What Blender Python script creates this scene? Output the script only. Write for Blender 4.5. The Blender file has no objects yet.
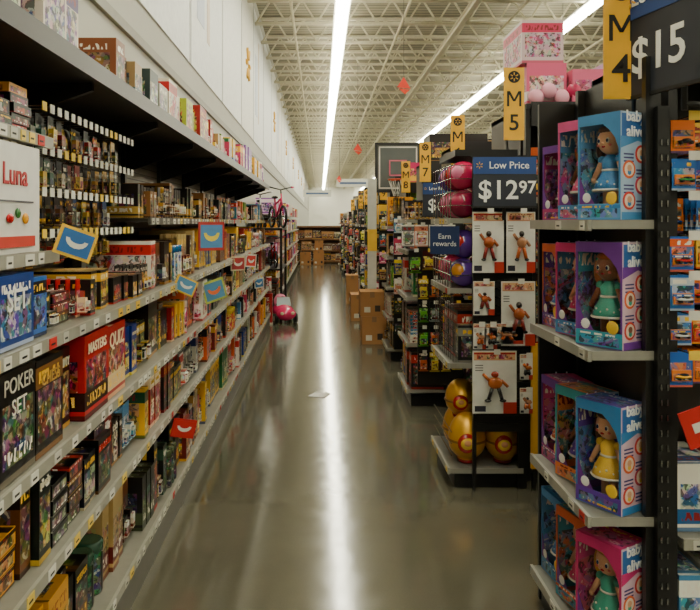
import bpy, math, random
from mathutils import Matrix, Vector
random.seed(7)
R=random.random; U=random.uniform; CH=random.choice

def C(r,g,b):
    def l(c):
        c/=255.0
        return c/12.92 if c<=0.04045 else ((c+0.055)/1.055)**2.4
    return (l(r),l(g),l(b))

# ------------------------------------------------------------------ materials
def newmat(name):
    m=bpy.data.materials.new(name); m.use_nodes=True
    nt=m.node_tree; nt.nodes.clear()
    out=nt.nodes.new('ShaderNodeOutputMaterial')
    return m,nt,out
def principled(nt,out,rough=.5,metal=0,spec=.5):
    p=nt.nodes.new('ShaderNodeBsdfPrincipled')
    p.inputs['Roughness'].default_value=rough
    p.inputs['Metallic'].default_value=metal
    p.inputs['Specular IOR Level'].default_value=spec
    nt.links.new(p.outputs[0],out.inputs[0]); return p
def val(nt,inp,x):
    if isinstance(x,bpy.types.NodeSocket): nt.links.new(x,inp)
    else: inp.default_value=x
def mth(nt,op,a,b=0.0,c=None):
    n=nt.nodes.new('ShaderNodeMath'); n.operation=op
    val(nt,n.inputs[0],a); val(nt,n.inputs[1],b)
    if c is not None: val(nt,n.inputs[2],c)
    return n.outputs[0]
def mixc(nt,f,a,b,bt='MIX'):
    n=nt.nodes.new('ShaderNodeMixRGB'); n.blend_type=bt
    val(nt,n.inputs[0],f)
    for i,x in ((1,a),(2,b)):
        if isinstance(x,tuple): n.inputs[i].default_value=(*x[:3],1)
        else: nt.links.new(x,n.inputs[i])
    return n.outputs[0]
def gam(nt,c,g):
    n=nt.nodes.new('ShaderNodeGamma'); nt.links.new(c,n.inputs[0]); n.inputs[1].default_value=g; return n.outputs[0]
def attr(nt,name):
    n=nt.nodes.new('ShaderNodeAttribute'); n.attribute_name=name; return n
def objco(nt):
    return nt.nodes.new('ShaderNodeTexCoord').outputs['Object']
def noise(nt,co,scale,detail=2,dist=0):
    n=nt.nodes.new('ShaderNodeTexNoise'); n.inputs['Scale'].default_value=scale
    n.inputs['Detail'].default_value=detail; n.inputs['Distortion'].default_value=dist
    nt.links.new(co,n.inputs['Vector']); return n

def colmat(name,rough,metal=0,spec=.5,dirt=.12,g=1.12):
    m,nt,out=newmat(name); p=principled(nt,out,rough,metal,spec)
    a=attr(nt,'c1'); n=noise(nt,objco(nt),14,3)
    f=mth(nt,'MULTIPLY',n.outputs[0],dirt*2)
    nt.links.new(gam(nt,mixc(nt,f,a.outputs['Color'],(0.02,0.018,0.012)),g),p.inputs['Base Color'])
    return m
plain=colmat('painted_surface',.55)
shelfm=colmat('powder_coated_steel',.36,0,.5,.16,1.2)
gloss=colmat('glossy_plastic',.18,0,.6,.04,1.25)
chrome=colmat('chromed_wire',.25,.9,.5,.05)
goldm=colmat('gold_foil',.3,.5,.5,.1,1.0)

def artmat():
    m,nt,out=newmat('printed_packaging'); p=principled(nt,out,.36,0,.45)
    uvn=nt.nodes.new('ShaderNodeUVMap'); uvn.uv_map='uv'
    sp=nt.nodes.new('ShaderNodeSeparateXYZ'); nt.links.new(uvn.outputs[0],sp.inputs[0])
    u,v=sp.outputs[0],sp.outputs[1]
    a1=attr(nt,'c1'); a2=attr(nt,'c2'); s=a1.outputs['Alpha']
    cmb=nt.nodes.new('ShaderNodeCombineXYZ')
    for i in range(3): nt.links.new(mth(nt,'MULTIPLY',s,37.0+i*11),cmb.inputs[i])
    add=nt.nodes.new('ShaderNodeVectorMath'); add.operation='ADD'
    nt.links.new(objco(nt),add.inputs[0]); nt.links.new(cmb.outputs[0],add.inputs[1])
    co=add.outputs[0]
    n1=noise(nt,co,13,3,1.5)
    st=mth(nt,'MULTIPLY',mth(nt,'SUBTRACT',n1.outputs[0],.49),14.0); st=mth(nt,'MINIMUM',mth(nt,'MAXIMUM',st,0.0),1.0)
    pic=mixc(nt,st,a1.outputs['Color'],a2.outputs['Color'])
    vo=nt.nodes.new('ShaderNodeTexVoronoi'); vo.inputs['Scale'].default_value=36; nt.links.new(co,vo.inputs['Vector'])
    vc=mixc(nt,.4,vo.outputs['Color'],a2.outputs['Color'],'MULTIPLY')
    pic=mixc(nt,.32,pic,vc)
    n3=noise(nt,co,40,2,.5)
    dk=mth(nt,'LESS_THAN',n3.outputs[0],.43)
    pic=mixc(nt,mth(nt,'MULTIPLY',dk,.7),pic,(0.015,0.012,0.01))
    lt=mth(nt,'GREATER_THAN',n3.outputs[0],.64)
    pic=mixc(nt,mth(nt,'MULTIPLY',lt,.55),pic,C(235,230,210))
    du=mth(nt,'ABSOLUTE',mth(nt,'SUBTRACT',u,.5)); 
    pm=mth(nt,'MULTIPLY',mth(nt,'LESS_THAN',du,.43),mth(nt,'LESS_THAN',mth(nt,'ABSOLUTE',mth(nt,'SUBTRACT',v,.42)),.28))
    base=mixc(nt,pm,a1.outputs['Color'],pic)
    alt=mth(nt,'GREATER_THAN',s,.35)
    vb=mth(nt,'ADD',mth(nt,'MULTIPLY',alt,.60),.22)
    band=mth(nt,'LESS_THAN',mth(nt,'ABSOLUTE',mth(nt,'SUBTRACT',v,vb)),.11)
    usebg=mth(nt,'MULTIPLY',band,mth(nt,'GREATER_THAN',mth(nt,'FRACT',mth(nt,'MULTIPLY',s,13.0)),.5))
    base=mixc(nt,usebg,base,a2.outputs['Color'])
    mp=nt.nodes.new('ShaderNodeMapping'); mp.inputs['Scale'].default_value=(1,1,.45); nt.links.new(co,mp.inputs[0])
    n4=noise(nt,mp.outputs[0],80,0)
    let=mth(nt,'GREATER_THAN',n4.outputs[0],.52)
    tm=mth(nt,'MULTIPLY',mth(nt,'MULTIPLY',mth(nt,'LESS_THAN',mth(nt,'ABSOLUTE',mth(nt,'SUBTRACT',v,vb)),.06),mth(nt,'LESS_THAN',du,.4)),let)
    tcol=mixc(nt,mth(nt,'GREATER_THAN',mth(nt,'FRACT',mth(nt,'MULTIPLY',s,7.0)),.4),C(245,205,60),C(240,236,225))
    lum=nt.nodes.new('ShaderNodeRGBToBW'); nt.links.new(a1.outputs['Color'],lum.inputs[0])
    tcol=mixc(nt,mth(nt,'GREATER_THAN',lum.outputs[0],.4),tcol,C(150,20,30))
    base=mixc(nt,tm,base,tcol)
    base=mixc(nt,mth(nt,'MULTIPLY',mth(nt,'LESS_THAN',v,.06),.8),base,a2.outputs['Color'])
    nt.links.new(gam(nt,base,1.3),p.inputs['Base Color']); return m
art=artmat()
def clearmat():
    m,nt,out=newmat('clear_plastic')
    t=nt.nodes.new('ShaderNodeBsdfTransparent'); g=nt.nodes.new('ShaderNodeBsdfGlossy'); g.inputs['Roughness'].default_value=.12
    mx=nt.nodes.new('ShaderNodeMixShader'); mx.inputs[0].default_value=.07
    nt.links.new(t.outputs[0],mx.inputs[1]); nt.links.new(g.outputs[0],mx.inputs[2]); nt.links.new(mx.outputs[0],out.inputs[0])
    return m
clear=clearmat()
def emis(name,col,st):
    m,nt,out=newmat(name); e=nt.nodes.new('ShaderNodeEmission'); e.inputs[0].default_value=(*col,1); e.inputs[1].default_value=st
    nt.links.new(e.outputs[0],out.inputs[0]); return m
lamp=emis('fluorescent_tube_glow',(.98,.945,.73),33.0)
def cardmat():
    m,nt,out=newmat('corrugated_cardboard'); p=principled(nt,out,.8,0,.2)
    w=nt.nodes.new('ShaderNodeTexWave'); w.inputs['Scale'].default_value=60; w.inputs['Distortion'].default_value=.6
    nt.links.new(objco(nt),w.inputs['Vector']); n=noise(nt,objco(nt),5,4)
    c=mixc(nt,mth(nt,'MULTIPLY',w.outputs['Fac'],.12),attr(nt,'c1').outputs['Color'],C(90,60,35))
    c=mixc(nt,mth(nt,'MULTIPLY',n.outputs[0],.3),c,C(100,70,42)); nt.links.new(c,p.inputs['Base Color']); return m
cardb=cardmat()
MATS=[plain,art,shelfm,gloss,clear,goldm,cardb,chrome,lamp]
PL,AR,SH,GL,CL,GO,CB,CR,LA=range(9)

# ------------------------------------------------------------------ mesh accumulator
class Mesh:
    def __init__(s): s.v=[];s.f=[];s.k1=[];s.k2=[];s.uv=[];s.mi=[];s.sm=[];s.T=None;s.titles=[]
    def add(s,pts):
        b=len(s.v)
        if s.T is not None: pts=[tuple(s.T@Vector(p)) for p in pts]
        s.v.extend(pts); return b
    def face(s,idx,c1,c2,mat,seed,uv=None,sm=False):
        s.f.append(idx); s.k1.append((*c1[:3],seed)); s.k2.append((*c2[:3],1)); s.mi.append(mat); s.sm.append(sm)
        if uv is None: uv=[(0.5,0.5)]*len(idx)
        s.uv.extend(uv)
    def box(s,x0,x1,y0,y1,z0,z1,c1,c2=None,mat=PL,seed=None):
        if c2 is None: c2=c1
        if seed is None: seed=R()
        b=s.add([(x0,y0,z0),(x1,y0,z0),(x1,y1,z0),(x0,y1,z0),(x0,y0,z1),(x1,y0,z1),(x1,y1,z1),(x0,y1,z1)])
        Q=[(0,0),(1,0),(1,1),(0,1)]
        for q in ((0,1,5,4),(1,2,6,5),(2,3,7,6),(3,0,4,7),(4,5,6,7),(3,2,1,0)):
            s.face([b+i for i in q],c1,c2,mat,seed,Q)
    def quad(s,p,c1,c2=None,mat=PL,seed=.5):
        b=s.add(p); s.face([b+i for i in range(len(p))],c1,c2 or c1,mat,seed,[(0,0),(1,0),(1,1),(0,1)] if len(p)==4 else None)
    def prism(s,poly,axis,a0,a1,c,mat=PL):
        def mk(p,a):
            return (a,p[0],p[1]) if axis=='x' else ((p[0],a,p[1]) if axis=='y' else (p[0],p[1],a))
        n=len(poly); b=s.add([mk(p,a0) for p in poly]+[mk(p,a1) for p in poly])
        s.face([b+i for i in range(n)][::-1],c,c,mat,.5); s.face([b+n+i for i in range(n)],c,c,mat,.5)
        for i in range(n):
            j=(i+1)%n; s.face([b+i,b+j,b+n+j,b+n+i],c,c,mat,.5)
    def tube(s,p0,p1,r,c,mat=PL,n=6,r1=None,caps=True):
        p0=Vector(p0);p1=Vector(p1); d=(p1-p0); 
        if d.length<1e-6: return
        d.normalize(); a=Vector((0,0,1)) if abs(d.z)<.9 else Vector((1,0,0))
        e=d.cross(a).normalized(); g=d.cross(e); r1=r if r1 is None else r1
        ps=[]
        for P,rr in ((p0,r),(p1,r1)):
            for i in range(n):
                t=2*math.pi*(i+.5)/n; ps.append(tuple(P+e*math.cos(t)*rr+g*math.sin(t)*rr))
        b=s.add(ps)
        for i in range(n):
            j=(i+1)%n; s.face([b+i,b+j,b+n+j,b+n+i],c,c,mat,.5,None,n>5)
        if caps:
            s.face([b+i for i in range(n)][::-1],c,c,mat,.5); s.face([b+n+i for i in range(n)],c,c,mat,.5)
    def lathe(s,cx,cy,prof,n,c,mat=PL,cols=None,c2=None,seed=.5):
        ps=[]
        for r,z in prof:
            for i in range(n):
                t=2*math.pi*i/n; ps.append((cx+r*math.cos(t),cy+r*math.sin(t),z))
        b=s.add(ps)
        for k in range(len(prof)-1):
            cc=cols[k] if cols else c
            for i in range(n):
                j=(i+1)%n; u0=(i/n*2)%1; 
                s.face([b+k*n+i,b+k*n+j,b+(k+1)*n+j,b+(k+1)*n+i],cc,c2 or cc,mat,seed,
                  [(u0,k/(len(prof)-1)),(u0+2/n,k/(len(prof)-1)),(u0+2/n,(k+1)/(len(prof)-1)),(u0,(k+1)/(len(prof)-1))],True)
        s.face([b+(len(prof)-1)*n+i for i in range(n)],cols[-1] if cols else c,c,mat,.5)
        s.face([b+i for i in range(n)][::-1],cols[0] if cols else c,c,mat,.5)
    def ell(s,c0,rx,ry,rz,c,mat=PL,n=12,m=8):
        T=s.T; L=Matrix.Translation(c0)@Matrix.Diagonal((rx,ry,rz,1)); s.T=(T@L) if T is not None else L
        prof=[(max(.001,math.sin(math.pi*k/m)),-math.cos(math.pi*k/m)) for k in range(m+1)]
        s.lathe(0,0,prof,n,c,mat); s.T=T
    def torus(s,c0,Rr,r,c,axis='y',n=24,k=6,mat=PL):
        ps=[]
        for i in range(n):
            t=2*math.pi*i/n
            for j in range(k):
                q=2*math.pi*j/k; a=(Rr+r*math.cos(q)); h=r*math.sin(q)
                if axis=='y': ps.append((c0[0]+a*math.cos(t),c0[1]+h,c0[2]+a*math.sin(t)))
                elif axis=='x': ps.append((c0[0]+h,c0[1]+a*math.cos(t),c0[2]+a*math.sin(t)))
                else: ps.append((c0[0]+a*math.cos(t),c0[1]+a*math.sin(t),c0[2]+h))
        b=s.add(ps)
        for i in range(n):
            for j in range(k):
                i2=(i+1)%n;j2=(j+1)%k
                s.face([b+i*k+j,b+i2*k+j,b+i2*k+j2,b+i*k+j2],c,c,mat,.5,None,True)
    def build(s,name,parent=None):
        me=bpy.data.meshes.new(name); me.from_pydata(s.v,[],s.f); 
        for m in MATS: me.materials.append(m)
        me.polygons.foreach_set('material_index',s.mi); me.polygons.foreach_set('use_smooth',s.sm)
        ul=me.uv_layers.new(name='uv')
        flat=[x for p in s.uv for x in p]; ul.data.foreach_set('uv',flat)
        for nm,src in (('c1',s.k1),('c2',s.k2)):
            at=me.attributes.new(nm,'FLOAT_COLOR','CORNER'); arr=[]
            for f,c in zip(s.f,src): arr.extend(c*len(f))
            at.data.foreach_set('color',arr)
        me.update()
        o=bpy.data.objects.new(name,me); bpy.context.scene.collection.objects.link(o)
        if parent: o.parent=parent
        for t in s.titles: text('title',t[0],t[1],t[2],t[3],t[4],o,bold=.0005)
        return o

TM={}
def textmat(col):
    if col not in TM:
        m,nt,out=newmat('sign_ink'); p=principled(nt,out,.5); p.inputs['Base Color'].default_value=(*C(*col),1); TM[col]=m
    return TM[col]
def text(name,body,size,loc,rot,col,parent,align='CENTER',bold=0.0,sx=1.0):
    cu=bpy.data.curves.new(name,'FONT'); cu.body=body; cu.size=size; cu.align_x=align; cu.align_y='CENTER'; cu.extrude=.001; cu.offset=bold; cu.resolution_u=3
    cu.materials.append(textmat(col))
    o=bpy.data.objects.new(name,cu); o.location=loc; o.rotation_euler=rot; o.scale=(sx,1,1)
    bpy.context.scene.collection.objects.link(o); o.parent=parent; return o
HP=math.pi/2
FPX=(HP,0,HP); FNY=(HP,0,0); FNX=(HP,0,-HP)

# ------------------------------------------------------------------ palettes
K=C(18,17,16); W=C(228,226,216)
DARK=[(C(20,19,18),C(120,85,40)),(C(28,24,22),C(150,30,25)),(C(45,30,20),C(190,150,80)),(C(22,28,30),C(70,110,90)),(C(60,20,16),C(210,170,80)),(C(30,30,34),C(160,160,150)),(C(16,16,18),C(200,60,30)),(C(70,48,30),C(200,170,110)),(C(24,30,48),C(200,190,160)),(C(20,36,28),C(210,180,60)),(C(38,30,24),C(120,80,50)),(C(26,26,24),C(90,100,70))]
WARM=[(C(175,25,22),C(240,220,190)),(C(160,40,25),C(30,20,20)),(C(125,25,25),C(230,190,60)),(C(225,165,30),C(160,20,20)),(C(130,85,48),C(40,25,20)),(C(190,165,115),C(120,40,30)),(C(236,194,50),C(40,60,120)),(C(200,35,30),C(245,220,80))]
MULTI=[(C(30,70,150),C(230,210,60)),(C(225,222,210),C(200,40,40)),(C(230,190,40),C(30,90,160)),(C(40,130,80),C(240,230,200)),(C(200,70,110),C(240,220,220)),(C(90,150,190),C(240,240,230)),(C(220,110,30),C(30,30,40)),(C(205,202,190),C(40,60,110)),(C(110,60,130),C(230,200,90)),(C(35,120,140),C(230,80,50)),(C(228,225,215),C(40,110,160)),(C(120,160,60),C(240,230,90)),(C(230,228,220),C(210,60,50))]
PINK=[(C(228,110,158),C(250,220,230)),(C(210,50,120),C(250,200,80)),(C(238,190,208),C(200,60,130)),(C(150,85,175),C(250,220,240)),(C(110,180,215),C(230,90,150)),(C(240,235,235),C(220,70,130))]
NEARP=DARK*3+WARM*2+MULTI
MIDP=DARK*2+WARM*2+MULTI*2
TOY=MULTI*2+DARK*2+PINK
WORDS=['TRIVIA','CHESS','BINGO','QUIZ','MYSTERY','DICE','POKER','SPADES','RUMMY','MAZE','CLUES','PUZZLE','STACK','SKETCH','WORDS','DRAGON','TEAMS','FAMILY','PARTY','CARDS','GAMES','CASTLE','SPY']

def fb(face,a0,a1,fr,d0,d1):
    if face=='+X': return fr-d1,fr-d0,a0,a1
    if face=='-X': return fr+d0,fr+d1,a0,a1
    if face=='-Y': return a0,a1,fr+d0,fr+d1
    return a0,a1,fr-d1,fr-d0
def shelf(m,a0,a1,fr,dep,z,face,col=C(150,148,138),edge=C(174,172,160),tags=True,den=.13,lip=.034):
    m.box(*fb(face,a0,a1,fr,0,dep),z-.02,z-.001,col,mat=SH)
    m.box(*fb(face,a0,a1,fr,-.012,0),z-lip,z+.003,edge,mat=SH)
    if tags:
        a=a0+.03
        while a<a1-.08:
            w=U(.032,.06); c=CH([W,W,W,C(240,200,50),C(240,210,100),C(210,40,30)] if R()<.6 else [W,C(205,203,192)])
            m.box(*fb(face,a,a+w,fr,-.0145,-.012),z-lip+.002,z-.001,c,K,PL)
            m.box(*fb(face,a+w*.2,a+w*.75,fr,-.0152,-.0145),z-lip+.012,z-lip+.018,K,K,PL)
            a+=w+U(.02,den)
def fill(m,a0,a1,fr,z,hmax,face,pal,dep=.3,wr=(.07,.24),fh=(.62,1.0),shapes=True,title=False):
    a=a0
    while a<a1-.04:
        w=U(*wr); h=hmax*U(*fh); c1,c2=CH(pal); n=CH([1,1,2,2,3]) if w>.13 else CH([1,1,2,3]); mode=R(); sd=R(); ins=U(0,.05)
        wd=CH(WORDS); tc=CH([(225,218,195),(225,185,60),(200,50,35),(215,215,210)]) if sum(c1)<1.0 else (140,25,30)
        vert=R()<.35
        for k in range(n):
            if a+w>a1:
                if a1-a<.04: break
                w=a1-a-.002
            hh=h
            if shapes and mode<.2 and w>.13:
                t=U(.03,.055); zz=z
                cc1,cc2=c1,c2
                while zz+t<z+h:
                    j=U(-.008,.008); m.box(*fb(face,a+.004,a+w-.004,fr,ins+.01+j,ins+dep),zz,zz+t-.001,cc1,cc2,AR,sd); zz+=t
                    if R()<.3: cc1,cc2=CH(pal); sd=R()
            elif shapes and mode<.29 and w<.17:
                m.box(*fb(face,a,a+w-.006,fr,ins+.04,ins+.044),z,z+hh,c1,c2,AR,sd)
                for q in range(3): m.box(*fb(face,a,a+w-.006,fr,ins+.075+.035*q,ins+.079+.035*q),z,z+hh,c1,c2,AR,sd)
                m.box(*fb(face,a+w*.2,a+w*.76,fr,ins+.012,ins+.04),z+hh*.1,z+hh*.5,c2,c1,AR,sd)
                m.box(*fb(face,a+w*.3,a+w*.66,fr,ins,ins+.012),z+hh*.16,z+hh*.42,W,c1,AR,sd)
            elif shapes and mode<.34 and w<.11:
                x0,x1,y0,y1=fb(face,a,a+w,fr,ins,ins+w); r=w*.46; cx=(x0+x1)/2; cy=(y0+y1)/2; hh=min(hh,.2)
                m.lathe(cx,cy,[(r*.95,z),(r,z+.01),(r,z+hh*.8),(r*.97,z+hh*.82)],14,c1,AR,c2=c2,seed=sd)
                m.lathe(cx,cy,[(r*1.04,z+hh*.8),(r*1.04,z+hh*.97),(r*.9,z+hh)],14,c2,GL)
            else:
                j=U(0,.018)
                bb=fb(face,a,a+w-.004,fr,ins+j,ins+dep)
                m.box(*bb,z,z+hh,c1,c2,AR,sd)
                if title and w>.085 and R()<.75:
                    if vert and hh>.15:
                        m.titles.append((wd,min(w*.55,hh*1.1/len(wd)*1.3),(bb[1]+.0015,(bb[2]+bb[3])/2,z+hh*.5),(HP,-HP,HP),tc))
                    else:
                        m.titles.append((wd,min(hh*.35,w*1.3/len(wd)),(bb[1]+.0015,(bb[2]+bb[3])/2,z+hh*.82),FPX,tc))
                if R()<.15: m.box(*fb(face,a+w*.2,a+w*.78,fr,ins+j-.003,ins+j),z+hh*.2,z+hh*.5,c2,c1,AR)
                if shapes and title and hh<hmax*.78 and w>.09 and R()<.6: # a smaller pack laid on top
                    q1,q2=CH(pal); m.box(*fb(face,a+.01,a+w-.015,fr,ins+j+.02,ins+dep-.05),z+hh+.0005,z+hh+U(.025,.05),q1,q2,AR)
            a+=w+.003
        a+=U(0,.012)
def pegs(m,a0,a1,back,tip,zt,cw,ch,face,pal,tags=True,dens=.92,car=False):
    a=a0
    dep=abs(back-tip)
    while a+cw<=a1+.001:
        c1,c2=CH(pal); sd=R()
        h=ch*U(.85,1)
        x0,x1,y0,y1=fb(face,a+cw*.5-.002,a+cw*.5+.002,tip,-.03,dep)
        m.box(x0,x1,y0,y1,zt,zt+.004,C(170,170,165),mat=CR)
        if tags:
            m.box(*fb(face,a+cw*.5-.018,a+cw*.5+.018,tip,-.034,-.031),zt-.014,zt+.016,W if R()<.8 else C(240,205,70),mat=PL)
        if R()<dens:
            k=0; d=U(0,dep*.3)
            while d<dep*.8 and k<4:
                m.box(*fb(face,a+.003,a+cw-.003,tip,d+.022,d+.025),zt-h,zt-.004,c1,c2,AR,sd)
                if car:
                    xx=fb(face,a,a+cw,tip,d,d+.022); cx=(xx[0]+xx[1])/2; cy=(xx[2]+xx[3])/2; zz=zt-h*.68; cc=CH([C(200,30,30),C(40,90,180),C(230,180,40),C(210,210,210),C(30,30,32),C(60,150,80)])
                    m.box(cx-cw*.38,cx+cw*.38,cy+.004,cy+.01,zz-h*.16,zz+h*.16,C(235,150,60),c1,AR,sd)
                    m.ell((cx,cy-.008,zz),cw*.34,.012,h*.05,cc,GL,10,6); m.ell((cx+cw*.03,cy-.008,zz+h*.05),cw*.18,.011,h*.045,C(40,50,60),GL,10,6)
                    for sx in (-1,1): m.tube((cx+sx*cw*.2,cy-.02,zz-h*.05),(cx+sx*cw*.2,cy,zz-h*.05),h*.035,K,n=8)
                else:
                    m.box(*fb(face,a+cw*.2,a+cw*.8,tip,d+.004,d+.022),zt-h*.93,zt-h*.45,c2,c1,AR,sd*.5)
                d+=.035; k+=1
        a+=cw+.006

# ------------------------------------------------------------------ room shell
def shellmat(name,fn):
    m,nt,out=newmat(name); p=principled(nt,out); fn(nt,p); return m
def f_floor(nt,p):
    co=objco(nt); n=noise(nt,co,1.1,6,.6); n2=noise(nt,co,9,5); n3=noise(nt,co,140,2)
    c=mixc(nt,n.outputs[0],C(60,59,48),C(102,98,82)); c=mixc(nt,mth(nt,'MULTIPLY',n2.outputs[0],.5),c,C(72,70,57))
    c=mixc(nt,mth(nt,'MULTIPLY',n3.outputs[0],.25),c,C(116,111,94))
    sp=nt.nodes.new('ShaderNodeSeparateXYZ'); nt.links.new(co,sp.inputs[0])
    fy=mth(nt,'FRACT',mth(nt,'DIVIDE',mth(nt,'ADD',sp.outputs[1],1.25),2.82)); ly=mth(nt,'LESS_THAN',fy,.0035)
    fx=mth(nt,'FRACT',mth(nt,'DIVIDE',mth(nt,'ADD',sp.outputs[0],2.2),3.4)); lx=mth(nt,'LESS_THAN',fx,.002)
    c=mixc(nt,mth(nt,'MULTIPLY',mth(nt,'MAXIMUM',ly,lx),.75),c,C(24,22,17))
    nt.links.new(c,p.inputs['Base Color'])
    nt.links.new(mth(nt,'ADD',mth(nt,'MULTIPLY',n2.outputs[0],.13),.055),p.inputs['Roughness'])
    p.inputs['Specular IOR Level'].default_value=1.0
    b=nt.nodes.new('ShaderNodeBump'); b.inputs['Strength'].default_value=.05; b.inputs['Distance'].default_value=.01
    nt.links.new(noise(nt,co,5,3).outputs[0],b.inputs['Height']); nt.links.new(b.outputs[0],p.inputs['Normal'])
def f_wall(nt,p):
    n=noise(nt,objco(nt),.8,5); c=mixc(nt,n.outputs[0],C(160,159,150),C(182,181,172)); nt.links.new(c,p.inputs['Base Color']); p.inputs['Roughness'].default_value=.8
def f_white(nt,p):
    n=noise(nt,objco(nt),.5,3); c=mixc(nt,n.outputs[0],C(234,233,224),C(246,245,236)); nt.links.new(c,p.inputs['Base Color']); p.inputs['Roughness'].default_value=.8
def f_ceil(nt,p):
    co=objco(nt); w=nt.nodes.new('ShaderNodeTexWave'); w.bands_direction='Y'; w.inputs['Scale'].default_value=1.6; nt.links.new(co,w.inputs['Vector'])
    c=mixc(nt,w.outputs['Fac'],C(116,111,94),C(162,156,134)); nt.links.new(c,p.inputs['Base Color']); p.inputs['Roughness'].default_value=.8
def shell(name,x0,x1,y0,y1,z0,z1,mat):
    m=Mesh(); m.box(x0,x1,y0,y1,z0,z1,W); o=m.build(name); o.data.materials.clear(); o.data.materials.append(mat)
    o.data.polygons.foreach_set('material_index',[0]*len(o.data.polygons)); return o
YB=86
shell('floor',-1.4,30,-9,YB,-.1,0,shellmat('polished_concrete',f_floor))
shell('ceiling',-1.4,30,-9,YB,6.4,6.5,shellmat('corrugated_roof_deck',f_ceil))
wm=shellmat('painted_block_wall',f_wall); ww=shellmat('white_painted_wall',f_white)
shell('wall_left',-1.5,-1.4,-9,YB,0,6.4,wm)
shell('wall_right',30,30.1,-9,YB,0,6.4,wm)
shell('wall_back',-1.5,30.1,YB,YB+.1,0,6.4,ww)
shell('wall_front',-1.5,30.1,-9.1,-9,0,6.4,wm)

# joists
m=Mesh(); jc=C(224,218,194)
y=4.0
while y<YB-1:
    zb=5.82; zt=6.36
    m.box(-1.38,29.9,y-.05,y+.05,zt-.04,zt+.02,jc,mat=PL); m.box(-1.38,29.9,y-.05,y+.05,zb-.04,zb+.01,jc,mat=PL)
    x=-1.35; 
    lim=30 if y<45 else 16
    while x<lim-.7:
        m.tube((x,y,zb),(x+.32,y,zt-.03),.026,jc,n=4,caps=False); m.tube((x+.32,y,zt-.03),(x+.64,y,zb),.026,jc,n=4,caps=False); x+=.64
    y+=1.55
m.build('ceiling_bar_joists')
m=Mesh()
for gx in (2.9,7.6,13.5,19.5,25.5):
    m.box(gx-.05,gx+.05,3,YB-.1,5.76,5.79,jc); m.box(gx-.01,gx+.01,3,YB-.1,5.66,5.76,jc); m.box(gx-.05,gx+.05,3,YB-.1,5.64,5.67,jc)
m.build('roof_girders')
m=Mesh()
for gx in (-.55,1.7,3.9,6.4,10.5): m.tube((gx,3,5.74),(gx,YB-.1,5.74),.03,C(225,218,190),n=8)
m.build('sprinkler_pipes')
for gx in (.42,5.05,9.7,14.4,19.0,24):
    m=Mesh(); y0=-8.5
    while y0<YB-3:
        m.box(gx-.15,gx+.15,y0,y0+7.3,5.63,5.67,W,mat=PL); m.box(gx-.12,gx+.12,y0+.02,y0+7.28,5.58,5.63,W,mat=LA)
        m.box(gx-.04,gx+.04,y0+.02,y0+7.28,5.67,5.69,W,mat=LA)  # glowing strip on top of the housing, added to brighten the ceiling
        for yy in (y0+1,y0+6): m.tube((gx,yy,5.67),(gx,yy,6.4),.008,C(120,120,110),n=4)
        y0+=7.35
    m.build('strip_light_fixture')

# wall banners + trim
m=Mesh(); y=2.2; i=0
while y<60:
    L=U(2.2,3.0); c=CH([C(242,242,238),C(235,237,235),C(238,236,228)])
    m.box(-1.399,-1.385,y,y+L-.05,3.3,6.1,c); m.box(-1.386,-1.383,y+.02,y+.05,3.3,6.1,C(160,160,155))
    if i%3==1:
        for k in range(6):
            t=k*math.pi/3; m.tube((-1.383,y+1+.12*math.cos(t),4.6+.12*math.sin(t)),(-1.383,y+1+.32*math.cos(t),4.6+.32*math.sin(t)),.045,C(235,185,60),n=6)
    if i%3==2:
        m.box(-1.386,-1.381,y+.4,y+.9,3.9,5.2,C(205,212,222)); m.box(-1.386,-1.381,y+1.1,y+1.3,3.8,5.6,C(220,205,185))
    y+=L; i+=1
m.build('wall_banner_panels')
m=Mesh(); m.box(-1.4,-1.37,-8,YB,2.95,3.02,C(150,148,138)); m.build('trim_1')

# ------------------------------------------------------------------ left gondola
XF=-.79; XBK=-1.33; GY0=.55; GY1=10.9
m=Mesh(); gd=C(34,33,32)
m.box(XBK-.02,XBK,GY0,GY1,0,2.17,C(130,122,104),mat=SH)
y=GY0
while y<=GY1+.01:
    m.box(XBK,XBK+.03,y-.02,y+.02,0,2.17,gd,mat=SH); 
    m.prism([(XBK+.03,2.12),(XF-.06,2.12),(XF-.06,2.09),(XBK+.03,1.93)],'y',y-.012,y+.012,gd,SH)
    for z in (.6,.92,1.264): m.prism([(XBK+.03,z-.02),(XF-.03,z-.02),(XF-.03,z-.035),(XBK+.03,z-.09)],'y',y-.006,y+.006,C(110,108,100),SH)
    y+=1.035
for z in [1.3+.05*i for i in range(16)]:
    m.box(XBK,XBK+.002,GY0,GY1,z,z+.006,C(60,55,44))
m.box(XBK,XF-.03,GY0,GY1,0,.13,C(40,38,34),mat=SH)
m.box(XBK,XF,GY0,GY1,2.12,2.15,C(74,74,74),mat=SH); m.box(XF-.012,XF+.004,GY0,GY1,2.10,2.165,C(26,26,27),mat=SH)
for z,f in ((.185,XF+.01),(.6,XF),(.92,XF),(1.264,XF)):
    shelf(m,GY0,GY1,f,abs(XBK-f),z,'+X')
m.box(XF-.015,XF+.008,GY0,GY1,.0,.14,C(110,107,97),mat=SH)
shelf(m,GY0,2.2,-.83,.5,1.51,'+X'); shelf(m,GY0,2.28,-.88,.45,1.87,'+X',den=.03)
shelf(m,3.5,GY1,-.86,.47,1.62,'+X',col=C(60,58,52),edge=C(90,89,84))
m.build('aisle_shelving')

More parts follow.
